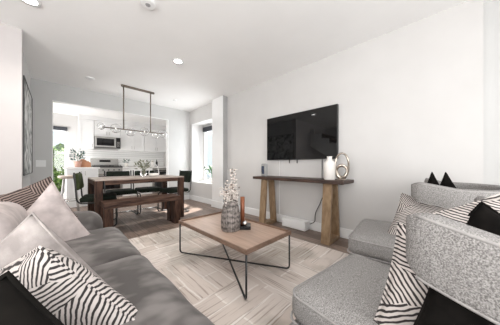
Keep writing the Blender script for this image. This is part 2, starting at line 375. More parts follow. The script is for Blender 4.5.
def structure(name, bm, m, parent=None, bevel=0):
    return tag(link(name, bm, m, parent, bevel=bevel), kind='structure') if not parent else link(name, bm, m, parent, bevel=bevel)

# ------------------------------------------------------------------ the room
H = 2.5; XW = 2.70; YB = 5.11
structure('floor', bx(-2.6, 3.1, -1.6, 8.0, -.12, 0), M['floor'])
structure('ceiling', bx(-2.6, 3.1, -1.6, YB+.12, H, H+.12), M['ceil'])
structure('ceiling_kitchen', bx(-1.2, 3.1, YB+.12, 7.9, 2.42, 2.6), M['ceil'])
# right wall with the deep window opening
bm = bmesh.new()
box(bm, XW, XW+.5, -.28, 3.86, 0, H); box(bm, XW, XW+.5, 4.97, YB+.12, 0, H)
box(bm, XW, XW+.5, 3.86, 4.97, 0, .50); box(bm, XW, XW+.5, 3.86, 4.97, 2.12, H)
structure('wall_right', bm, M['wall'])
structure('wall_right_rear', bx(XW+.16, XW+.5, -1.6, -.28, 0, H), M['wallgrey'])
structure('wall_pillar', bx(2.58, XW, 3.385, 3.80, 0, H), M['trim'])
structure('pillar_shade_strip', bx(2.585, 2.698, 3.372, 3.384, .15, H-.001), M['pillar_shade'])  # thin strip that paints shade onto the pillar's near side
bm = bmesh.new()
box(bm, -.306, -.046, YB, YB+.12, 0, H); box(bm, 2.104, XW, YB, YB+.12, 0, H); box(bm, -.046, 2.104, YB, YB+.12, 2.175, H)
structure('wall_back', bm, M['wallgrey'])
bm = bmesh.new()
box(bm, -.046, -.034, YB-.004, YB+.124, 0, 2.175); box(bm, 2.092, 2.104, YB-.004, YB+.124, 0, 2.175); box(bm, -.034, 2.092, YB-.004, YB+.124, 2.163, 2.175)
structure('trim_1', bm, M['trim'])
structure('wall_left', bx(-.42, -.306, 3.48, YB+.12, 0, H), M['wallgrey'])
structure('wall_left_front', bx(-2.6, -.268, 3.36, 3.48, 0, H), M['wallpink'])
bm = bmesh.new(); box(bm, -2.72, -2.4, -1.72, -1.6, 0, H); box(bm, 1.7, XW+.5, -1.72, -1.6, 0, H); box(bm, -2.4, 1.7, -1.72, -1.6, 0, .2); box(bm, -2.4, 1.7, -1.72, -1.6, 2.25, H)
structure('wall_rear', bm, M['wall'])
structure('wall_far_left', bx(-2.72, -2.6, -1.6, 3.48, 0, H), M['wall'])
bm = bmesh.new(); box(bm, XW-.015, XW, -.28, 3.385, 0, .13); structure('baseboard_right', bm, M['trim'], bevel=.004)
structure('baseboard_window', bx(XW-.015, XW, 3.80, YB, 0, .13), M['trim'], bevel=.004)
structure('baseboard_pillar', bx(2.565, XW-.015, 3.37, 3.815, 0, .15), M['trim'], bevel=.004)
structure('baseboard_back', bx(2.104, XW-.015, YB-.015, YB, 0, .13), M['trim'], bevel=.004)
structure('baseboard_left', bx(-.306, -.291, 3.48, YB, 0, .13), M['trim'], bevel=.004)
# window 1 (right wall)
bm = bmesh.new(); x0 = 3.08; x1 = 3.13
box(bm, x0, x1, 3.86, 3.91, .5, 2.12); box(bm, x0, x1, 4.92, 4.97, .5, 2.12); box(bm, x0, x1, 3.91, 4.92, .5, .55); box(bm, x0, x1, 3.91, 4.92, 2.07, 2.12)
w1 = structure('window_1', bm, M['trim']); link('pane', bx(3.10, 3.106, 3.91, 4.92, .55, 2.07), M['pane'], w1)
structure('trim_2', bx(2.70, 3.08, 3.862, 4.968, .5, .515), M['trim'])
bl = link('roller_blind', bx(3.02, 3.075, 3.9, 4.93, 1.94, 2.07), M['blind'], bevel=.01); tag(bl, 'dark roller blind rolled up at the top of the side window by the pillar', 'blind')
structure('neighbour_wall', bx(9.2, 9.3, -2, 20, -1, 3.6), mat('pale_render', (.46, .52, .56), .9, c2=(.5, .56, .6), scale=3))
# ---- kitchen shell
bm = bmesh.new(); KB = 7.6
box(bm, -1.2, -.42, KB, KB+.15, 0, 2.42); box(bm, .26, 3.1, KB, KB+.15, 0, 2.42); box(bm, -.42, .26, KB, KB+.15, 2.06, 2.42)
structure('wall_kitchen_back', bm, M['wall'])
structure('wall_kitchen_left', bx(-1.3, -1.2, YB+.12, KB+.15, 0, 2.42), M['wall'])
structure('wall_kitchen_right', bx(2.95, 3.1, YB+.12, KB, 0, 2.42), M['wall'])
structure('wall_backsplash', bx(.42, 2.94, KB-.012, KB, .95, 1.45), M['tile'])
bm = bmesh.new()
box(bm, -.42, -.35, KB+.02, KB+.07, 0, 2.06); box(bm, .18, .26, KB+.02, KB+.07, 0, 2.06); box(bm, -.35, .18, KB+.02, KB+.07, 1.96, 2.06); box(bm, -.35, .18, KB+.02, KB+.07, 0, .12)
d1 = structure('door_1', bm, M['trim']); link('pane', bx(-.35, .18, KB+.04, KB+.046, .12, 1.96), M['pane'], d1)
kb = link('roller_blind', bx(-.40, .24, KB-.06, KB-.005, 1.95, 2.05), M['blind'], bevel=.01); tag(kb, 'dark rolled blind above the glass kitchen door', 'blind')
structure('ground', bx(-6, 9, 8.0, 16, -.14, -.02), M['grass'])
# hedge outside
bm = bmesh.new()
bmesh.ops.create_grid(bm, x_segments=70, y_segments=46, size=1)
from mathutils import noise
for v in bm.verts:
    x = v.co.x*1.8; z = v.co.y*.85+.83
    v.co = Vector((x, -.35*(1-abs(v.co.y)**6)+.22*noise.noise(Vector((x*9, z*9, 0)))+.1*noise.noise(Vector((x*25, z*25, 3))), z))
hd = link('hedge', bm, M['hedge'], loc=(-.1, 10.2, 0)); hd.modifiers.new('s', 'SOLIDIFY').thickness = .5
tag(hd, 'leafy green hedge growing outside the glass kitchen door', 'hedge', kind='stuff')
fr = link('house', bx(-4, 3, 13, 13.3, 0, 2.6), mat('far_render', (.55, .62, .68), .9, c2=(.6, .66, .72), scale=2)); tag(fr, 'pale blue grey wall of a building behind the garden hedge', 'building')

# ---- staircase by the far left wall
st = empty('staircase', (-1.25, 0, 0), label='white stringer staircase with dark wooden treads, reflected in the television', cat='staircase')
bm = bmesh.new(); nst = 12; rise = .19; run = .26; ys = .35
prof = [(ys, 0)]
for i in range(nst): prof += [(ys+i*run, (i+1)*rise), (ys+(i+1)*run, (i+1)*rise)]
prof = [(ys, 0)]+[p for p in prof[1:] if p[0] <= 3.35]
prof += [(3.35, prof[-1][1]), (3.35, max(0, prof[-1][1]-.62)), (ys+.42, 0)]
va = [bm.verts.new((0, y, z)) for y, z in prof]; vb = [bm.verts.new((-.05, y, z)) for y, z in prof]
bm.faces.new(va); bm.faces.new(vb[::-1])
for i in range(len(prof)): j = (i+1) % len(prof); bm.faces.new((va[i], vb[i], vb[j], va[j]))
link('stringer', bm, M['trim'], st)
for i in range(11):
    y = ys+i*run
    link('tread', bx(-1.3, -.052, y-.02, min(y+run, 3.35), (i+1)*rise-.03, (i+1)*rise), M['stairwood'], st)

# ------------------------------------------------------------------ ceiling fittings
def downlight(x, y, label, h=H, on=True):
    t = empty('recessed_light', (x, y, h-.006), label=label, cat='ceiling light', group='round recessed ceiling lights')
    b = bmesh.new(); lathe(b, [(.05, -.002), (.075, -.008), (.078, .0), (.05, .004)], 32); link('trim_ring', b, M['plastic'], t, smooth=True)
    b = bmesh.new(); lathe(b, [(.052, -.003), (.052, .003)], 32); link('lens', b, M['lamp'], t)
    if on:
        l = bpy.data.lights.new('recessed_lamp', 'SPOT'); l.energy = 26; l.spot_size = 2.4; l.spot_blend = 1; l.shadow_soft_size = .06; l.color = (1, .95, .88)
        o = bpy.data.objects.new('recessed_lamp', l); COL.objects.link(o); o.location = (0, 0, -.03); o.parent = t
downlight(1.265, 2.737, 'round recessed light glowing in the middle of the living room ceiling')
downlight(-.17, 2.70, 'round recessed light glowing in the upper left corner of the ceiling')
downlight(.80, 6.0, 'round recessed light glowing in the kitchen ceiling above the range', 2.42)
downlight(1.9, 6.0, 'round recessed light in the kitchen ceiling behind the hanging fixture', 2.42)
sd = empty('smoke_detector', (.61, 1.95, H), label='round white smoke detector on the ceiling at the top of the view', cat='smoke detector')
b = bmesh.new(); lathe(b, [(.055, -.028), (.065, -.022), (.068, 0)], 32); link('cover', b, M['plastic'], sd, smooth=False)
b = bmesh.new(); lathe(b, [(.02, -.032), (.022, -.028)], 20); link('vent', b, M['greyfab'], sd)
for x, y, lb in ((.425, 4.37, 'small white round ceiling disc in front of the kitchen opening'), (1.97, 4.42, 'small white round sprinkler cover on the ceiling near the window wall')):
    b = bmesh.new(); r = .065 if x < 1 else .04
    lathe(b, [(r*.7, -.02), (r, -.012), (r, 0)], 28); tag(link('ceiling_disc', b, M['plastic'], loc=(x, y, H)), lb, 'ceiling fitting')

# ------------------------------------------------------------------ left wall picture, switch
pt = empty('wall_painting', (-.306, 4.0, 1.43), label='large grey and white abstract canvas in a thin black frame on the left wall', cat='painting')
link('canvas', bx(.0, .044, -.545, .545, -.575, .575), M['canvas'], pt)
bm = bmesh.new(); box(bm, 0, .052, -.555, -.545, -.585, .585); box(bm, 0, .052, .545, .555, -.585, .585); box(bm, 0, .052, -.545, .545, .575, .585); box(bm, 0, .052, -.545, .545, -.585, -.575)
link('frame', bm, M['black'], pt)
sw = empty('light_switch', (-.185, YB-.001, 1.0), label='white double light switch plate on the grey wall left of the kitchen opening', cat='light switch')
link('plate', bx(-.062, .062, -.008, 0, -.06, .06), M['plastic'], sw, bevel=.003)
for s in (-1, 1): link('rocker', bx(s*.028-.017, s*.028+.017, -.014, -.0085, -.034, .034), M['trim'], sw, bevel=.002)

# ------------------------------------------------------------------ kitchen
def cabinet(name, x0, x1, yf, yb, z0, z1, doors, label, group, handle='bottom', drawers=0):
    t = empty(name, ((x0+x1)/2, yf, z0), label=label, cat='cabinet', group=group)
    w = x1-x0; h = z1-z0; d = yb-yf
    link('body', bx(-w/2, w/2, .02, d, 0, h), M['cab'], t)
    dw = w/doors; top = h
    if drawers:
        top = h-.17
        dr = link('drawer', bx(-w/2+.003, w/2-.003, 0, .018, h-.165, h-.004), M['cab'], t, bevel=.002)
        b = bmesh.new(); tube(b, [(-.06, -.025, h-.085), (.06, -.025, h-.085)], .006, 8); link('handle', b, M['steel'], dr)
    for i in range(doors):
        a = -w/2+i*dw+.005; e = a+dw-.010
        b = bmesh.new(); box(b, a, e, .010, .018, .004, top-.004)
        for q in ((a, a+.05, .004, top-.004), (e-.05, e, .004, top-.004)): box(b, q[0], q[1], 0, .010, q[2], q[3])
        box(b, a+.05, e-.05, 0, .010, .004, .054); box(b, a+.05, e-.05, 0, .010, top-.054, top-.004)
        dd = link('door', b, M['cab'], t)
        hx = e-.03 if (i == 0 and doors > 1) or (doors == 1 and x0 < 1) else a+.03
        hz = .1 if handle == 'bottom' else top-.1
        b = bmesh.new(); tube(b, [(hx, -.025, hz-.05), (hx, -.025, hz+.05)], .005, 8); tube(b, [(hx, -.025, hz-.035), (hx, 0, hz-.035)], .004, 6); tube(b, [(hx, -.025, hz+.035), (hx, 0, hz+.035)], .004, 6)
        link('handle', b, M['steel'], dd)
UF = 7.27; UG = 'white upper kitchen cabinets'
cabinet('upper_cabinet', .455, .80, UF, KB-.013, 1.45, 2.30, 1, 'tall white upper cabinet at the left end, left of the microwave', UG)
cabinet('upper_cabinet', .805, 1.455, UF, KB-.013, 1.845, 2.30, 2, 'short white upper cabinet directly over the microwave', UG)
cabinet('upper_cabinet', 1.46, 2.16, UF, KB-.013, 1.45, 2.30, 2, 'white two door upper cabinet immediately right of the microwave', UG)
cabinet('upper_cabinet', 2.165, 2.93, UF, KB-.013, 1.45, 2.30, 2, 'white two door upper cabinet at the right end of the row', UG)
tag(link('crown_soffit', bx(.455, 2.93, UF-.01, KB-.013, 2.302, 2.419), M['cab'], bevel=.003), 'white soffit trim above the row of upper kitchen cabinets', 'trim')
LG = 'white lower kitchen cabinets'; LF = 6.98
cabinet('lower_cabinet', .43, .735, LF, KB, 0, .88, 1, 'narrow white lower cabinet left of the range', LG, 'top', 1)
cabinet('lower_cabinet', 1.455, 1.86, LF, KB, 0, .88, 1, 'white lower cabinet just right of the range', LG, 'top', 1)
cabinet('lower_cabinet', 1.865, 2.33, LF, KB, 0, .88, 2, 'white lower cabinet between the range and the steel cooler', LG, 'top', 1)
tag(link('countertop', bx(.425, .737, LF-.02, KB-.013, .882, .92), M['counter'], bevel=.004), 'white stone countertop piece left of the range', 'countertop')
tag(link('countertop', bx(1.453, 2.94, LF-.02, KB-.013, .882, .92), M['counter'], bevel=.004), 'long white stone countertop right of the range', 'countertop')
wc = empty('wine_cooler', (2.64, LF, 0), label='stainless steel undercounter cooler at the right end of the kitchen', cat='appliance')
link('body', bx(-.3, .29, .03, .6, 0, .875), M['steel'], wc); link('door', bx(-.295, .285, 0, .028, .05, .8), M['glassblk'], wc)
b = bmesh.new(); box(b, -.295, .285, -.004, .028, .805, .87); box(b, -.295, -.25, -.004, -.0005, .05, .8); box(b, .24, .285, -.004, -.0005, .05, .8); link('trim_frame', b, M['steel'], wc)
b = bmesh.new(); tube(b, [(-.24, -.04, .76), (.24, -.04, .76)], .01, 8); link('handle', b, M['steel'], wc)
# peninsula at the left
cabinet('lower_cabinet', .17, .74, 5.95, 6.5, 0, .88, 2, 'white peninsula cabinet under the potted plant at the left of the kitchen', LG, 'top')
tag(link('countertop', bx(.12, .77, 5.92, 6.53, .882, .92), M['counter'], bevel=.004), 'white countertop of the peninsula that carries the potted plant', 'countertop')
# microwave
mw = empty('microwave', (1.13, 7.2, 1.49), label='stainless steel microwave mounted above the range', cat='microwave')
link('body', bx(-.322, .322, .02, .385, 0, .345), M['steel'], mw, bevel=.004)
dr = link('door', bx(-.318, .20, 0, .018, .03, .335), M['steel'], mw, bevel=.003); link('window', bx(-.275, .15, -.003, .0005, .075, .29), M['glassblk'], dr)
b = bmesh.new(); tube(b, [(.178, -.035, .05), (.178, -.035, .31)], .009, 8); tube(b, [(.178, -.035, .07), (.178, 0, .07)], .006, 6); tube(b, [(.178, -.035, .29), (.178, 0, .29)], .006, 6); link('handle', b, M['chrome'], dr)
cp = link('control_panel', bx(.203, .318, 0, .018, .03, .335), M['glassblk'], mw)
for r in range(4):
    for c in range(3): link('button', bx(.222+c*.028, .242+c*.028, -.003, .0005, .07+r*.04, .09+r*.04), M['steel'], cp)
link('vent', bx(-.318, .318, .002, .018, .004, .026), M['black'], mw)
# range
rg = empty('kitchen_range', (1.095, 6.93, 0), label='stainless steel gas range with black cooktop under the microwave', cat='range')
link('body', bx(-.352, .352, .03, .645, 0, .9), M['steel'], rg)
link('cooktop', bx(-.352, .352, .0, .56, .9, .94), M['black'], rg, bevel=.004)
bg = link('backguard', bx(-.352, .352, .565, .645, .9, 1.175), M['steel'], rg, bevel=.008); link('display', bx(-.14, .14, .560, .5645, 1.07, 1.14), M['glassblk'], bg)
od = link('oven_door', bx(-.345, .345, 0, .028, .2, .76), M['steel'], rg, bevel=.004); link('window', bx(-.29, .29, -.003, .0005, .27, .66), M['glassblk'], od)
b = bmesh.new(); tube(b, [(-.3, -.045, .715), (.3, -.045, .715)], .012, 10); tube(b, [(-.28, -.045, .715), (-.28, 0, .715)], .008, 8); tube(b, [(.28, -.045, .715), (.28, 0, .715)], .008, 8); link('handle', b, M['chrome'], od)
link('control_strip', bx(-.345, .345, .0, .028, .765, .895), M['steel'], rg)
for i in range(5):
    b = bmesh.new(); tube(b, [(-.26+i*.13, -.03, .83), (-.26+i*.13, 0, .83)], .02, 14); link('knob', b, M['black'], rg)
for s in (-1, 0, 1):
    b = bmesh.new(); cx = s*.225
    for yy in (.08, .27, .46): box(b, cx-.1, cx+.1, yy-.006, yy+.006, .962, .978)
    for xx in (-.1, 0, .1): box(b, cx+xx-.006, cx+xx+.006, .07, .47, .962, .978)
    for xx in (-.1, .1):
        for yy in (.08, .46): box(b, cx+xx-.006, cx+xx+.006, yy-.006, yy+.006, .94, .962)
    link('grate', b, M['black'], rg)
# countertop things
def leafy(bm, base, n, rad, h, lw, ll, seed):
    R = random.Random(seed)
    for i in range(n):
        a = R.uniform(0, 2*PI); rr = rad*math.sqrt(R.random()); z = base[2]+R.uniform(.15, 1)*h
        p = Vector((base[0]+rr*math.cos(a), base[1]+rr*math.sin(a), z)); d = Vector((math.cos(a)*R.uniform(.3, 1), math.sin(a)*R.uniform(.3, 1), R.uniform(-.1, .9))).normalized()
        s = d.cross(Vector((R.uniform(-1, 1), R.uniform(-1, 1), 1))).normalized()*lw*R.uniform(.7, 1.2); d *= ll*R.uniform(.7, 1.2); nn = d.cross(s).normalized()*lw*.25
        v = [bm.verts.new(q) for q in (p, p+d*.45+s+nn, p+d, p+d*.45-s+nn, p+d*.5)]
        bm.faces.new((v[0], v[1], v[4])); bm.faces.new((v[1], v[2], v[4])); bm.faces.new((v[2], v[3], v[4])); bm.faces.new((v[3], v[0], v[4]))
def stems(bm, base, n, rad, h, r, seed):
    R = random.Random(seed)
    for i in range(n):
        a = R.uniform(0, 2*PI); q = rad*R.random()
        tube(bm, [base, (base[0]+q*.4*math.cos(a), base[1]+q*.4*math.sin(a), base[2]+h*.5), (base[0]+q*math.cos(a), base[1]+q*math.sin(a), base[2]+h*R.uniform(.7, 1))], r, 5)
kp = empty('potted_plant', (.37, 6.10, .921), label='blue green leafy plant in a pink terracotta pot on the peninsula', cat='potted plant')
b = bmesh.new(); lathe(b, [(.05, 0), (.075, .13), (.08, .14), (.06, .14), (.055, .12)], 24); link('pot', b, M['pot'], kp, smooth=True)
b = bmesh.new(); leafy(b, (0, 0, .12), 90, .11, .28, .018, .07, 3); link('foliage', b, M['eucal'], kp)
b = bmesh.new(); stems(b, (0, 0, .1), 9, .12, .26, .004, 4); link('stem', b, M['olvleaf'], kp)
for i, (x, w, h, lb) in enumerate(((.47, .17, .2, 'wooden cutting board with an angled top leaning beside the potted plant'), (.55, .13, .15, 'smaller wooden cutting board in front, right of the potted plant'))):
    b = bmesh.new(); pr = [(-w/2, 0), (w/2, 0), (w/2, h*.7), (w*.15, h), (-w*.2, h), (-w/2, h*.7)]
    va = [b.verts.new((px, 0, pz)) for px, pz in pr]; vb = [b.verts.new((px, .018, pz)) for px, pz in pr]; b.faces.new(va); b.faces.new(vb[::-1])
    for k in range(6): b.faces.new((va[k], vb[k], vb[(k+1) % 6], va[(k+1) % 6]))
    tag(link('cutting_board', b, M['board'], loc=(x, 6.16-.04*i, .923), bevel=.003, rot=(-.16, 0, 0)), lb, 'cutting board')
b = bmesh.new(); lathe(b, [(.05, 0), (.052, .19), (.045, .2), (.02, .21), (.02, .235)], 24); tag(link('canister', b, M['ceramic'], loc=(2.42, 7.25, .921), smooth=True), 'tall white canister with a knob on the right countertop', 'canister')
b = bmesh.new(); lathe(b, [(.035, 0), (.035, .16), (.012, .2), (.012, .25)], 20); tag(link('bottle', b, M['glassblk'], loc=(2.57, 7.28, .921), smooth=True), 'dark bottle beside the white canister on the countertop', 'bottle')
b = bmesh.new(); lathe(b, [(.04, 0), (.055, .08), (.05, .12)], 20); tag(link('utensil_jar', b, M['greyfab'], loc=(2.22, 7.3, .921), smooth=True), 'grey jar left of the white canister on the countertop', 'jar')
b = bmesh.new(); lathe(b, [(.05, 0), (.06, .1), (.055, .12)], 20); pl2 = empty('potted_herb', (1.62, 7.3, .921), label='small green herb in a white pot just right of the range', cat='potted plant')
link('pot', b, M['ceramic'], pl2, smooth=True); b = bmesh.new(); leafy(b, (0, 0, .1), 45, .08, .14, .014, .05, 9); link('foliage', b, M['eucal'], pl2)
# bar stool
bs = empty('bar_stool', (.20, 5.42, 0), label='round seated wooden bar stool with pale legs by the peninsula', cat='stool')
b = bmesh.new(); lathe(b, [(.13, .70), (.17, .72), (.175, .745), (.16, .76), (.02, .755)], 32); link('seat', b, M['seatwhite'], bs, smooth=True)
for a in range(4):
    q = PI/4+a*PI/2; b = bmesh.new(); tube(b, [(.2*math.cos(q), .2*math.sin(q), 0), (.11*math.cos(q), .11*math.sin(q), .71)], [.014, .02], 10); link('leg', b, M['ash'], bs, smooth=True)
b = bmesh.new(); tube(b, [(.168*math.cos(k*2*PI/32), .168*math.sin(k*2*PI/32), .25) for k in range(32)], .008, 8, closed=True); link('foot_ring', b, M['chrome'], bs, smooth=True)

# ------------------------------------------------------------------ dining
TX0, TX1, TY0, TY1 = .385, 1.70, 3.42, 4.28
dt = empty('dining_table', ((TX0+TX1)/2, (TY0+TY1)/2, 0), label='weathered brown wooden dining table with thick square legs', cat='table')
hw = (TX1-TX0)/2; hd_ = (TY1-TY0)/2
link('tabletop', bx(-hw, hw, -hd_, hd_, .742, .762), M['dtop'], dt, bevel=.003)
bm = bx(-hw+.112, hw-.112, -hd_, -hd_+.03, .68, .741); box(bm, -hw+.112, hw-.112, hd_-.03, hd_, .68, .741); box(bm, -hw, -hw+.03, -hd_+.112, hd_-.112, .68, .741); box(bm, hw-.03, hw, -hd_+.112, hd_-.112, .68, .741)
link('apron', bm, M['dining'], dt, bevel=.003)
for sx in (-1, 1):
    for sy in (-1, 1):
        a = sorted((sx*hw, sx*(hw-.09))); c = sorted((sy*hd_, sy*(hd_-.09)))
        link('leg', bx(a[0], a[1], c[0], c[1], 0, .741), M['diningv'], dt, bevel=.004)
BX, BY = .96, 3.27
bn = empty('dining_bench', (BX, BY, 0), label='weathered brown wooden bench in front of the dining table', cat='bench')
link('seat', bx(-.515, .525, -.16, .16, .385, .462), M['dining'], bn, bevel=.005)
for s in (-.462, .472):
    link('leg', bx(s-.05, s+.05, -.16, -.03, 0, .384), M['diningv'], bn, bevel=.004)
    link('leg', bx(s-.05, s+.05, .03, .16, 0, .384), M['diningv'], bn, bevel=.004)
def dining_chair(loc, rz, label, backmat):
    t = empty('dining_chair', loc, rz, label, 'chair', 'green velvet cantilever dining chairs')
    link('seat', softbox(.44, .44, .075, .03, .012, n=6), M['green'], t, loc=(0, 0, .415), smooth=True)
    bk = link('backrest', softbox(.40, .06, .25, .028, 0, n=6), backmat, t, loc=(0, .240, .60), smooth=True, rot=(-.12, 0, 0))
    for s in (-1, 1):
        x = s*.225
        b = bmesh.new(); tube(b, round_path([(x, .275, .86), (x, .245, .45), (x, .20, .405), (x, -.22, .405), (x, -.23, .012), (x, .21, .012)], .06), .011, 10); link('side_frame', b, M['black'], t, smooth=True)
    b = bmesh.new(); tube(b, [(-.225, .21, .012), (.225, .21, .012)], .011, 10); link('cross_bar', b, M['chrome'], t, smooth=True)
    return t
dining_chair((.90, 4.40, 0), 0, 'green velvet dining chair behind the table, nearest the range', M['green'])
dining_chair((1.40, 4.42, 0), 0, 'green velvet dining chair behind the table, right of the table vase', M['green'])
dining_chair((.50, 3.90, 0), PI/2-.2, 'green velvet dining chair with olive back at the left end of the table', M['olive'])
dining_chair((1.74, 3.95, 0), -PI/2+.1, 'green velvet dining chair at the right end of the table, by the window', M['green'])
# centrepiece
tv = empty('table_vase', (1.13, 3.86, .763), label='clear glass vase of olive greenery on the dining table', cat='vase')
b = bmesh.new(); lathe(b, [(.035, 0), (.05, .03), (.05, .08), (.035, .12), (.04, .13)], 24); link('jar', b, M['globe'], tv, smooth=True)
b = bmesh.new(); stems(b, (0, 0, .02), 14, .13, .26, .0025, 5); leafy(b, (0, 0, .12), 110, .13, .16, .010, .055, 6); link('greenery', b, M['olvleaf'], tv)
hb = empty('hoop_basket', (1.30, 3.82, .763), label='white serving basket with a tall round hoop handle on the dining table', cat='basket')
b = bmesh.new(); lathe(b, [(.07, 0), (.085, .02), (.09, .055), (.083, .055), (.078, .02), (.06, .008)], 28); link('tray', b, M['ceramic'], hb, smooth=True)
b = bmesh.new(); tube(b, [(.088*math.cos(a*PI/20), 0, .04+.19*math.sin(a*PI/20)) for a in range(21)], .006, 8); link('hoop', b, M['plastic'], hb, smooth=True)
# pendant
pd = empty('pendant_light', (1.17, 4.3, 0), label='linear bronze pendant with clear glass globes hung over the dining table', cat='pendant light')
b = bmesh.new(); pr = [(-.27+.03*math.cos(a), .03*math.sin(a)) for a in [PI/2+k*PI/8 for k in range(9)]]+[(.27+.03*math.cos(a), .03*math.sin(a)) for a in [-PI/2+k*PI/8 for k in range(9)]]
va = [b.verts.new((x, y, 2.472)) for x, y in pr]; vb = [b.verts.new((x, y, 2.499)) for x, y in pr]; b.faces.new(va); b.faces.new(vb[::-1])
for k in range(len(pr)): b.faces.new((va[k], vb[k], vb[(k+1) % len(pr)], va[(k+1) % len(pr)]))
link('canopy', b, M['bronze'], pd)
for s in (-.255, .225):
    b = bmesh.new(); tube(b, [(s, 0, 1.66), (s, 0, 2.473)], .011, 10); link('rod', b, M['bronze'], pd, smooth=True)
b = bmesh.new(); tube(b, [(-.58, 0, 1.655), (.50, 0, 1.655)], .011, 10); link('bar', b, M['bronze'], pd, smooth=True)
for x, dy, dz in ((-.60, .0, .01), (-.38, .0, .0), (-.14, 0, -.035), (.11, 0, .0), (.33, .0, -.03), (.49, .0, -.01)):
    r = .085 if x > -.6 else .06
    b = bmesh.new(); bmesh.ops.create_uvsphere(b, u_segments=24, v_segments=14, radius=r); g = link('globe', b, M['globe'], pd, loc=(x, dy, 1.655+dz), smooth=True); g.modifiers.new('s', 'SOLIDIFY').thickness = .004
    b = bmesh.new(); bmesh.ops.create_uvsphere(b, u_segments=14, v_segments=8, radius=.012); link('bulb', b, M['bulb'], g, smooth=True)
# sill plant
sp = empty('sill_plant', (2.85, 4.19, .516), label='broad green leaves of a potted plant on the window sill behind the pillar', cat='potted plant')
b = bmesh.new(); lathe(b, [(.05, 0), (.07, .12), (.06, .12), (.055, .1)], 24); link('pot', b, M['ceramic'], sp, smooth=True)
for k, (a, l, z) in enumerate(((1.5, .34, .14), (2.0, .26, .3), (1.2, .3, .34), (2.9, .2, .25), (.4, .2, .3))):
    b = bmesh.new(); d = Vector((math.cos(a), math.sin(a), 0)); s = Vector((-d.y, d.x, 0)); rows = []
    for i in range(9):
        t = i/8; c = Vector((0, 0, .1))+d*(l*t)+Vector((0, 0, z*math.sin(t*2.2))); w = .055*math.sin(PI*max(0, t-.2)/.8)**.8 if t > .2 else .003
        rows.append([b.verts.new(c+s*w+Vector((0, 0, .02*(t > .2)))), b.verts.new(c), b.verts.new(c-s*w+Vector((0, 0, .02*(t > .2))))])
    for A, B in zip(rows, rows[1:]):
        for j in (0, 1): b.faces.new((A[j], A[j+1], B[j+1], B[j]))
    o = link('leaf', b, M['leaf'], sp, smooth=True); o.modifiers.new('s', 'SOLIDIFY').thickness = .003

# ------------------------------------------------------------------ TV wall
XT = 2.64
t = empty('wall_television', (XT, 1.578, 1.42), label='large black flat television mounted on the wall above the console table', cat='television')
link('body', bx(.004, .045, -.608, .608, -.365, .37), M['black'], t, bevel=.004)
link('screen', bx(0, .0038, -.600, .600, -.352, .362), M['screen'], t)
link('wall_mount', bx(.0455, .06, -.2, .2, -.2, .2), M['black'], t)
for y in (.02, .16): link('mount_strap', bx(.03, .038, y-.006, y+.006, -.42, -.366), M['black'], t)
b = bmesh.new(); tube(b, round_path([(2.69, 1.20, 1.06), (2.685, 1.20, .75), (2.675, 1.15, .60), (2.67, 1.22, .42), (2.672, 1.30, .26), (2.655, 1.29, .14), (2.63, 1.36, .10)], .08), .005, 8)
tag(link('power_cord', b, M['black'], smooth=True), 'black cord hanging from the television down to the white floor box', 'cord')
b = bmesh.new(); tube(b, round_path([(2.69, 1.95, 1.05), (2.69, 1.95, .12), (2.69, 1.80, .06)], .05), .005, 8)
tag(link('white_cord', b, M['plastic'], smooth=True), 'white cord running down the wall behind the console table', 'cord')
cb = empty('cable_box', (2.60, 1.58, 0), label='white rectangular cable box on the floor under the console table', cat='box')
link('box', bx(-.055, .07, -.19, .22, .0, .125), M['plastic'], cb, bevel=.012); link('lid', bx(-.05, .065, -.185, .215, .1255, .135), M['plastic'], cb, bevel=.003)
# console table
cx0, cx1, cy0, cy1, ct = 2.30, 2.665, .775, 2.20, .785
cn = empty('console_table', (2.48, (cy0+cy1)/2, 0), label='dark walnut console table with gold trapezoid legs under the television', cat='console table')
hy = (cy1-cy0)/2
link('top', bx(-.19, .19, -hy, hy, ct-.042, ct), M['walnut'], cn, bevel=.006)
def trap(yc):
    fr = empty_part = None
    o = []
    b = bmesh.new()
    def slab(xa, wa, xb, wb, y0, y1, z0, z1):
        vs = []
        for z, x, w in ((z0, xa, wa), (z1, xb, wb)):
            for xx in (x-w/2, x+w/2):
                for y in (y0, y1): vs.append(b.verts.new((xx, y, z)))
        for f in ((0, 1, 3, 2), (4, 6, 7, 5), (0, 4, 5, 1), (2, 3, 7, 6), (0, 2, 6, 4), (1, 5, 7, 3)): b.faces.new([vs[i] for i in f])
    slab(-.145, .045, -.085, .04, yc-.055, yc+.055, .05, ct-.0425)
    slab(.145, .045, .085, .04, yc-.055, yc+.055, .05, ct-.0425)
    slab(0, .35, 0, .34, yc-.055, yc+.055, 0, .05)
    return link('leg_frame', b, M['gold'], cn, bevel=.004)
trap(-hy+.22); trap(hy-.17)
# console decor
sdp = empty('smart_display', (2.45, 2.08, ct), label='small grey smart display with a dark blue screen at the left end of the console', cat='smart display')
link('body', softbox(.06, .14, .21, .02, n=4), M['greyfab'], sdp, smooth=True, rot=(0, 0, -.35)); link('screen', bx(-.034, -.0305, -.042, .042, .04, .17), M['screenblue'], sdp, rot=(0, 0, -.35))
b = bmesh.new(); lathe(b, [(.060, 0), (.068, .01), (.068, .20), (.062, .222), (.034, .245), (.028, .28), (.034, .292), (.024, .292), (.022, .26)], 32)
tag(link('bottle_vase', b, M['ceramic'], loc=(2.42, .985, ct), smooth=True), 'white ceramic bottle vase with a short neck at the right end of the console', 'vase')
lp = empty('loop_sculpture', (2.50, .865, ct), label='champagne metal looped sculpture on the console right of the white vase', cat='sculpture')
link('base', bx(-.04, .04, -.05, .05, 0, .012), M['silver'], lp, bevel=.003)
b = bmesh.new(); pts = []; rad = []
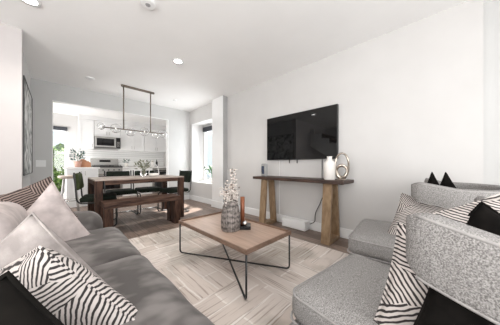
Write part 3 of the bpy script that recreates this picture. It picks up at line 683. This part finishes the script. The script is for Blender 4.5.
for k in range(64):
    a = k/64*2*PI; pts.append((.018*math.sin(2*a), -.078*math.sin(a)*(1-.25*math.cos(a)), (.175-.155*math.cos(a)))); rad.append(.012+.013*max(0, math.cos(a))**.6)
tube(b, pts, rad, 12, closed=True); link('outer_loop', b, M['silver'], lp, smooth=True)
b = bmesh.new(); pts = []; rad = []
for k in range(48):
    a = k/48*2*PI; pts.append((-.012+.012*math.sin(2*a), -.004+.058*math.sin(a), .105-.075*math.cos(a))); rad.append(.011+.011*math.cos(a)**2)
tube(b, pts, rad, 12, closed=True); link('inner_loop', b, M['silver'], lp, smooth=True)

# ------------------------------------------------------------------ rug and coffee table
bm = bmesh.new(); box(bm, .12, 2.215, -.9, 2.86, .0005, .012)
tag(link('rug', bm, M['rug'], bevel=.003), 'cream and grey area rug with a faded block pattern under the coffee table', 'rug')
ax0, ax1, ay0, ay1 = .925, 1.49, .95, 1.99; zt = .378
ctb = empty('coffee_table', ((ax0+ax1)/2, (ay0+ay1)/2, .012), label='pale oak tray topped coffee table with thin black crossing wire legs', cat='coffee table')
hx = (ax1-ax0)/2; hy = (ay1-ay0)/2; z = zt-.012
link('top', bx(-hx+.012, hx-.012, -hy+.012, hy-.012, z-.035, z-.018), M['oakpale'], ctb)
bm = bmesh.new(); box(bm, -hx, hx, -hy, -hy+.012, z-.035, z); box(bm, -hx, hx, hy-.012, hy, z-.035, z); box(bm, -hx, -hx+.012, -hy+.012, hy-.012, z-.035, z); box(bm, hx-.012, hx, -hy+.012, hy-.012, z-.035, z)
link('rim', bm, M['oakrim'], ctb, bevel=.002)
e = .012
for s, dz in ((1, 0), (-1, .0155)):
    b = bmesh.new(); X = hx-e; Y = (hy-e)*s
    tube(b, round_path([(-X, -Y, z-.036), (-X, -Y, .008+dz), (X, Y, .008+dz), (X, Y, z-.036)], .035), .0075, 8); link('wire_frame', b, M['black'], ctb, smooth=True)
zt2 = zt-.018
b = bmesh.new(); lathe(b, [(.080, 0), (.088, .01), (.092, .08), (.088, .15), (.074, .225), (.058, .262), (.055, .272), (.045, .272), (.048, .25)], 40)
vz = link('ribbed_vase', b, M['ribbed'], loc=(1.16, 1.40, zt2), smooth=True); tag(vz, 'ribbed grey brown stoneware vase on the coffee table holding dried stems', 'vase')
df = empty('dried_flowers', (1.16, 1.40, zt2+.16), label='pale dried flower stems standing in the ribbed vase', cat='dried flowers')
R = random.Random(11)
bs_ = bmesh.new(); fl = bmesh.new(); fd = bmesh.new()
for i in range(9):
    a = R.uniform(0, 2*PI); hh = R.uniform(.16, .30) if i else .41; q = R.uniform(.03, .10) if i else .03
    if i == 0: a = -.75
    P = [Vector((q*math.cos(a)*t**1.3, q*math.sin(a)*t**1.3, hh*t)) for t in (0, .25, .5, .75, 1)]
    tube(bs_, P, .0018, 5)
    for k in range(60):
        t = R.uniform(.33, 1); p = Vector((q*math.cos(a)*t**1.3, q*math.sin(a)*t**1.3, hh*t))+Vector((R.gauss(0, 1), R.gauss(0, 1), R.gauss(0, 1)))*.02
        bb = fl if R.random() < .85 else fd
        bmesh.ops.create_icosphere(bb, subdivisions=1, radius=R.uniform(.005, .012), matrix=Matrix.Translation(p) @ Matrix.Diagonal((R.uniform(.6, 1.4), R.uniform(.6, 1.4), R.uniform(.4, 1), 1)))
link('stem', bs_, M['darkpetal'], df); tag(link('blossom', fl, M['dried'], df, smooth=True), kind='stuff'); tag(link('seed_head', fd, M['darkpetal'], df), kind='stuff')
ch = empty('candle_holder', (1.275, 1.345, zt2), -.78, 'copper brown upright cylinder with a silver ball on a black block', 'candle holder')
link('base', bx(-.068, .068, -.058, .058, 0, .034), M['glassblk'], ch, bevel=.003)
b = bmesh.new(); tube(b, [(-.012, .018, .0345), (-.012, .018, .30)], .021, 20); link('column', b, M['copper'], ch, smooth=True)
b = bmesh.new(); bmesh.ops.create_uvsphere(b, u_segments=20, v_segments=12, radius=.024); link('ball', b, M['chrome'], ch, loc=(.012, -.03, .058), smooth=True)

# ------------------------------------------------------------------ sofa
sf = empty('sofa', (-.1, 1.0, 0), label='grey velvet sofa with plump seat cushions in the left foreground', cat='sofa')
def sfp(name, bm, m, loc, rot=None): return link(name, bm, m, sf, loc=Vector(loc)-Vector((-.1, 1.0, 0)), smooth=True, rot=rot)
sfp('base', softbox(.86, 3.10, .22, .04, n=6), M['sofa'], (-.10, .85, .03))
for i, (ya, yb) in enumerate(((1.375, 2.10), (.40, 1.35), (-.56, .375))):
    sfp('seat_cushion', softbox(.80, yb-ya, .18, .088, .025, wob=.014, side=.016, n=18, seed=i*9), M['sofa'], (.0, (ya+yb)/2, .252))
sfp('arm', softbox(.80, .30, .49, .13, .015, wob=.006), M['sofa'], (-.08, 2.32, .05))
sfp('arm', softbox(.74, .26, .44, .11, .01, wob=.006), M['sofa'], (-.10, -.70, .05))
sfp('backrest', softbox(.20, 3.0, .48, .09, .0), M['sofa'], (-.48, .80, .19))
for a in (-.60, 2.20):
    for x in (-.42, .18):
        b = bmesh.new(); tube(b, [(0, 0, 0), (0, 0, .04)], .02, 12); sfp('foot', b, M['black'], (x, a, 0))
sfp('back_cushion', softbox(.20, .56, .33, .09, .02, wob=.012, seed=4), M['pinkgrey'], (-.19, 1.52, .43), rot=(0, -.10, 0))
PG = 'pale rose grey cushions on the sofa'
def pillow3(name, m, label, tip, d1, d2, w, h, t, group=None, pipe=None, seed=0, ear=.07, skew=False):
    """a square cushion given by one corner and the directions of its two edges"""
    tip = Vector(tip); a = Vector(d1).normalized(); b0 = Vector(d2).normalized(); k = a.dot(b0) if skew else 0
    b = (b0-a*a.dot(b0)).normalized(); kc = math.sqrt(1-k*k)
    bm, pts = pillow_bm(w, h, t, seed=seed, ear=ear)
    def sk(v): return Vector((v.x*kc, v.y, v.z-v.x*k))
    for v in bm.verts: v.co = sk(v.co)
    pts = [sk(p) for p in pts]
    o = link(name, bm, m, smooth=True)
    x = b; z = -a; y = z.cross(x)
    c = tip+a*h*.5+(b*kc+a*k)*w*.5
    R = Matrix(((x.x, y.x, z.x), (x.y, y.y, z.y), (x.z, y.z, z.z))).to_4x4()
    o.matrix_world = Matrix.Translation(c) @ R
    tag(o, label, 'cushion', group)
    b2 = bmesh.new(); tube(b2, pts, .004, 6, closed=True); link('piping', b2, pipe or m, o, smooth=True)
    return o
pillow3('throw_pillow', M['chev'], 'dark brown chevron cushion at the left edge, lying against the sofa back', (-.075, 2.32, .79), (.05, -.1, -.42), (-.35, .1, .06), .46, .42, .13)
pillow3('throw_pillow', M['chev'], 'dark chevron cushion mostly hidden behind the upright pale rose grey cushion', (-.03, 2.22, .875), (.2, .0, -.42), (-.33, .1, -.2), .46, .46, .11)
pillow3('throw_pillow', M['pinkgrey'], 'large pale rose grey cushion pointing up at the far end of the sofa', (-.015, 1.95, .85), (.215, -.07, -.43), (-.25, -.12, -.34), .46, .50, .16, seed=3, skew=True)
pillow3('throw_pillow', M['warmgrey'], 'warm grey cushion directly behind the maze print cushion', (-.06, 1.07, .79), (.256, -.17, -.37), (-.3, .25, -.3), .46, .50, .19, seed=5)
pillow3('throw_pillow', M['maze'], 'large black and cream maze print cushion in the left foreground on the sofa', (-.03, .77, .745), (.22, -.05, -.3), (-.2, .36, -.07), .52, .50, .16, seed=8, ear=.03)
pillow3('throw_pillow', M['brownblack'], 'dark brown velvet cushion at the bottom left corner of the photo', (-.055, .50, .79), (.21, 0, -.34), (-.3, .1, -.2), .42, .42, .10, seed=9)

# ------------------------------------------------------------------ armchairs
def band(path, z0f, z1f, th, nz=8):
    """upholstered band: path of (x,y), bottom/top height functions of t, rounded"""
    bm = bmesh.new(); rings = []; L = len(path)
    for i, p in enumerate(path):
        a = path[max(i-1, 0)]; b = path[min(i+1, L-1)]; d = Vector((b[0]-a[0], b[1]-a[1], 0)).normalized(); n = Vector((d.y, -d.x, 0))
        t = i/(L-1); z0 = z0f(t); z1 = z1f(t); k = 1
        m = min(i, L-1-i)
        k = [.25, .62, .84, .95, 1][min(m, 4)]      # rounded ends
        th_ = th*[.45, .78, .93, 1, 1][min(m, 4)]; zc = (z0+z1)/2; h = (z1-z0)/2
        hh = h-.035*(1-k); r = min(th_/2, h)*.8
        ring = []
        for s in range(24):
            q = s/24*2*PI; cx = math.cos(q); sz = math.sin(q)
            ex = (abs(cx)**.45)*(1 if cx > 0 else -1)*th_/2; ez = (abs(sz)**.22)*(1 if sz > 0 else -1)*hh
            ring.append(bm.verts.new(Vector((p[0], p[1], zc+ez))+n*ex))
        rings.append(ring)
    for A, B in zip(rings, rings[1:]):
        for k in range(24): bm.faces.new((A[k], A[(k+1) % 24], B[(k+1) % 24], B[k]))
    bm.faces.new(rings[0]); bm.faces.new(rings[-1][::-1])
    return bm
def armchair(loc, rz, label, w=.60, zt=.84, drop=.05, sw=.60, so_=0, sf_=0, bh=.19):
    t = empty('armchair', loc, rz, label, 'armchair', 'grey tweed armchairs')
    link('seat_cushion', softbox(sw, .86, .15, .055, .02, n=14, wob=.004), M['tweed'], t, loc=(so_, .02+sf_, .282), smooth=True)
    link('base', softbox(sw+.03, .90, .25, .035, 0, n=8), M['tweed'], t, loc=(so_, sf_, .03), smooth=True)
    b = bmesh.new()
    def rect(zz, ex, ey, yc, r=.055):
        P = []
        for cx, cy, a0 in ((1, 1, 0), (-1, 1, 90), (-1, -1, 180), (1, -1, 270)):
            for k in range(6):
                a = math.radians(a0+k*18); P.append((so_+cx*(ex-r)+r*math.cos(a), sf_+yc+cy*(ey-r)+r*math.sin(a), zz))
        return P
    tube(b, rect(.405, sw/2-.004, .426, .02), .005, 8, closed=True); tube(b, rect(.30, sw/2+.003, .433, .02), .005, 8, closed=True); link('piping', b, M['welt'], t, smooth=True)
    hw = w/2
    path = []
    yf = .065; yr = -.36
    for k in range(14): path.append((-hw+.035-.035*math.sin(k/14*PI/2), yf-(yf-yr+.0)*k/14*.55))
    y1 = path[-1][1]; R_ = hw
    for k in range(25):
        a = PI+k/24*PI; path.append((R_*math.cos(a), y1+(-.30)*abs(math.sin(a))**.8))
    for k in range(13, -1, -1): path.append((-path[k][0], y1+(path[k][1]-y1)*(yf-.10-y1)/(yf-y1)))
    top = lambda u: zt-drop*min(1, min(u, 1-u)/.25)
    bot = lambda u: zt-bh-(drop*.8)*min(1, min(u, 1-u)/.25)
    bk = link('backrest', band(path, bot, top, .085), M['tweed'], t, smooth=True)
    # welt along the outer top edge and the lower edge
    for fz, off in ((lambda u: top(u)-.008, .036), (lambda u: bot(u)+.008, .036)):
        b = bmesh.new(); P = []
        L = len(path)
        for i in range(2, L-2):
            a = path[i-1]; c = path[i+1]; d = Vector((c[0]-a[0], c[1]-a[1], 0)).normalized(); n = Vector((d.y, -d.x, 0))
            q = Vector((path[i][0], path[i][1], fz(i/(L-1)))); mm = (q+n*off, q-n*off); rr = sum(path[j][1] for j in range(L))/L
            P.append(max(mm, key=lambda v: (v.xy-Vector((0, -.15))).length))
        tube(b, P, .005, 7); link('piping', b, M['welt'], bk, smooth=True)
    # rear support panel between base and the floating band
    sup = [(R_*.97*math.cos(PI+k/16*PI), y1+(-.28)*abs(math.sin(PI+k/16*PI))**.8) for k in range(3, 14)]
    link('rear_panel', band(sup, lambda u: .20, lambda u: zt-.17, .07), M['tweed'], t, smooth=True)
    for x in (-.22, .22):
        for y in (-.36, .36):
            b = bmesh.new(); tube(b, [(x+so_, y, 0), (x+so_, y, .04)], .018, 10); link('foot', b, M['black'], t)
    return t
armchair((1.04, -.04, .0), math.radians(-8), 'grey tweed armchair in the right foreground with an open curved back', w=.66, zt=.84, drop=.05, sw=.60, so_=-.09, sf_=.02)
armchair((2.06, .10, .0), math.radians(5), 'grey tweed armchair by the wall, beyond the foreground armchair', w=.66, zt=.86, drop=.04, sw=.66, so_=-.12, bh=.14)
P3 = pillow3
P3('throw_pillow', M['maze'], 'maze print cushion standing in the foreground armchair in front of its arm', (.83, .10, .765), (-.08, .065, -.335), (.12, -.36, .02), .40, .40, .11, seed=12)
P3('throw_pillow', M['blackfab'], 'black cushion seen under the curved band of the foreground armchair', (.78, .0, .70), (-.07, .06, -.18), (.06, -.38, -.02), .36, .34, .09, seed=13)
P3('throw_pillow', M['maze2'], 'striped cushion seen over the near arm of the foreground armchair', (1.17, -.22, .90), (-.08, .30, -.16), (.02, -.25, -.3), .34, .36, .10, seed=14)
P3('throw_pillow', M['blackfab'], 'black cushion whose corner rises over the near arm of the foreground armchair', (1.10, -.11, .83), (-.02, .22, -.3), (.02, -.25, -.28), .34, .34, .08, seed=15)
P3('throw_pillow', M['maze2'], 'striped cushion standing at the front of the armchair by the wall', (1.80, .20, .76), (-.02, .10, -.36), (.1, -.38, 0), .38, .36, .10, seed=16)
P3('throw_pillow', M['blackfab'], 'black cushion under the curved band of the armchair by the wall', (1.86, .09, .72), (-.03, .06, -.3), (.05, -.35, 0), .34, .32, .08, seed=17)
P3('throw_pillow', M['blackfab'], 'black cushion corner peeking over the far armchair, left of two', (2.2, .045, .91), (0, .12, -.35), (.0, -.16, -.35), .30, .30, .07, seed=18, skew=True)
P3('throw_pillow', M['blackfab'], 'black cushion corner peeking over the far armchair, right of two', (2.22, -.035, .91), (0, .12, -.35), (.0, -.18, -.35), .30, .30, .07, seed=19, skew=True)
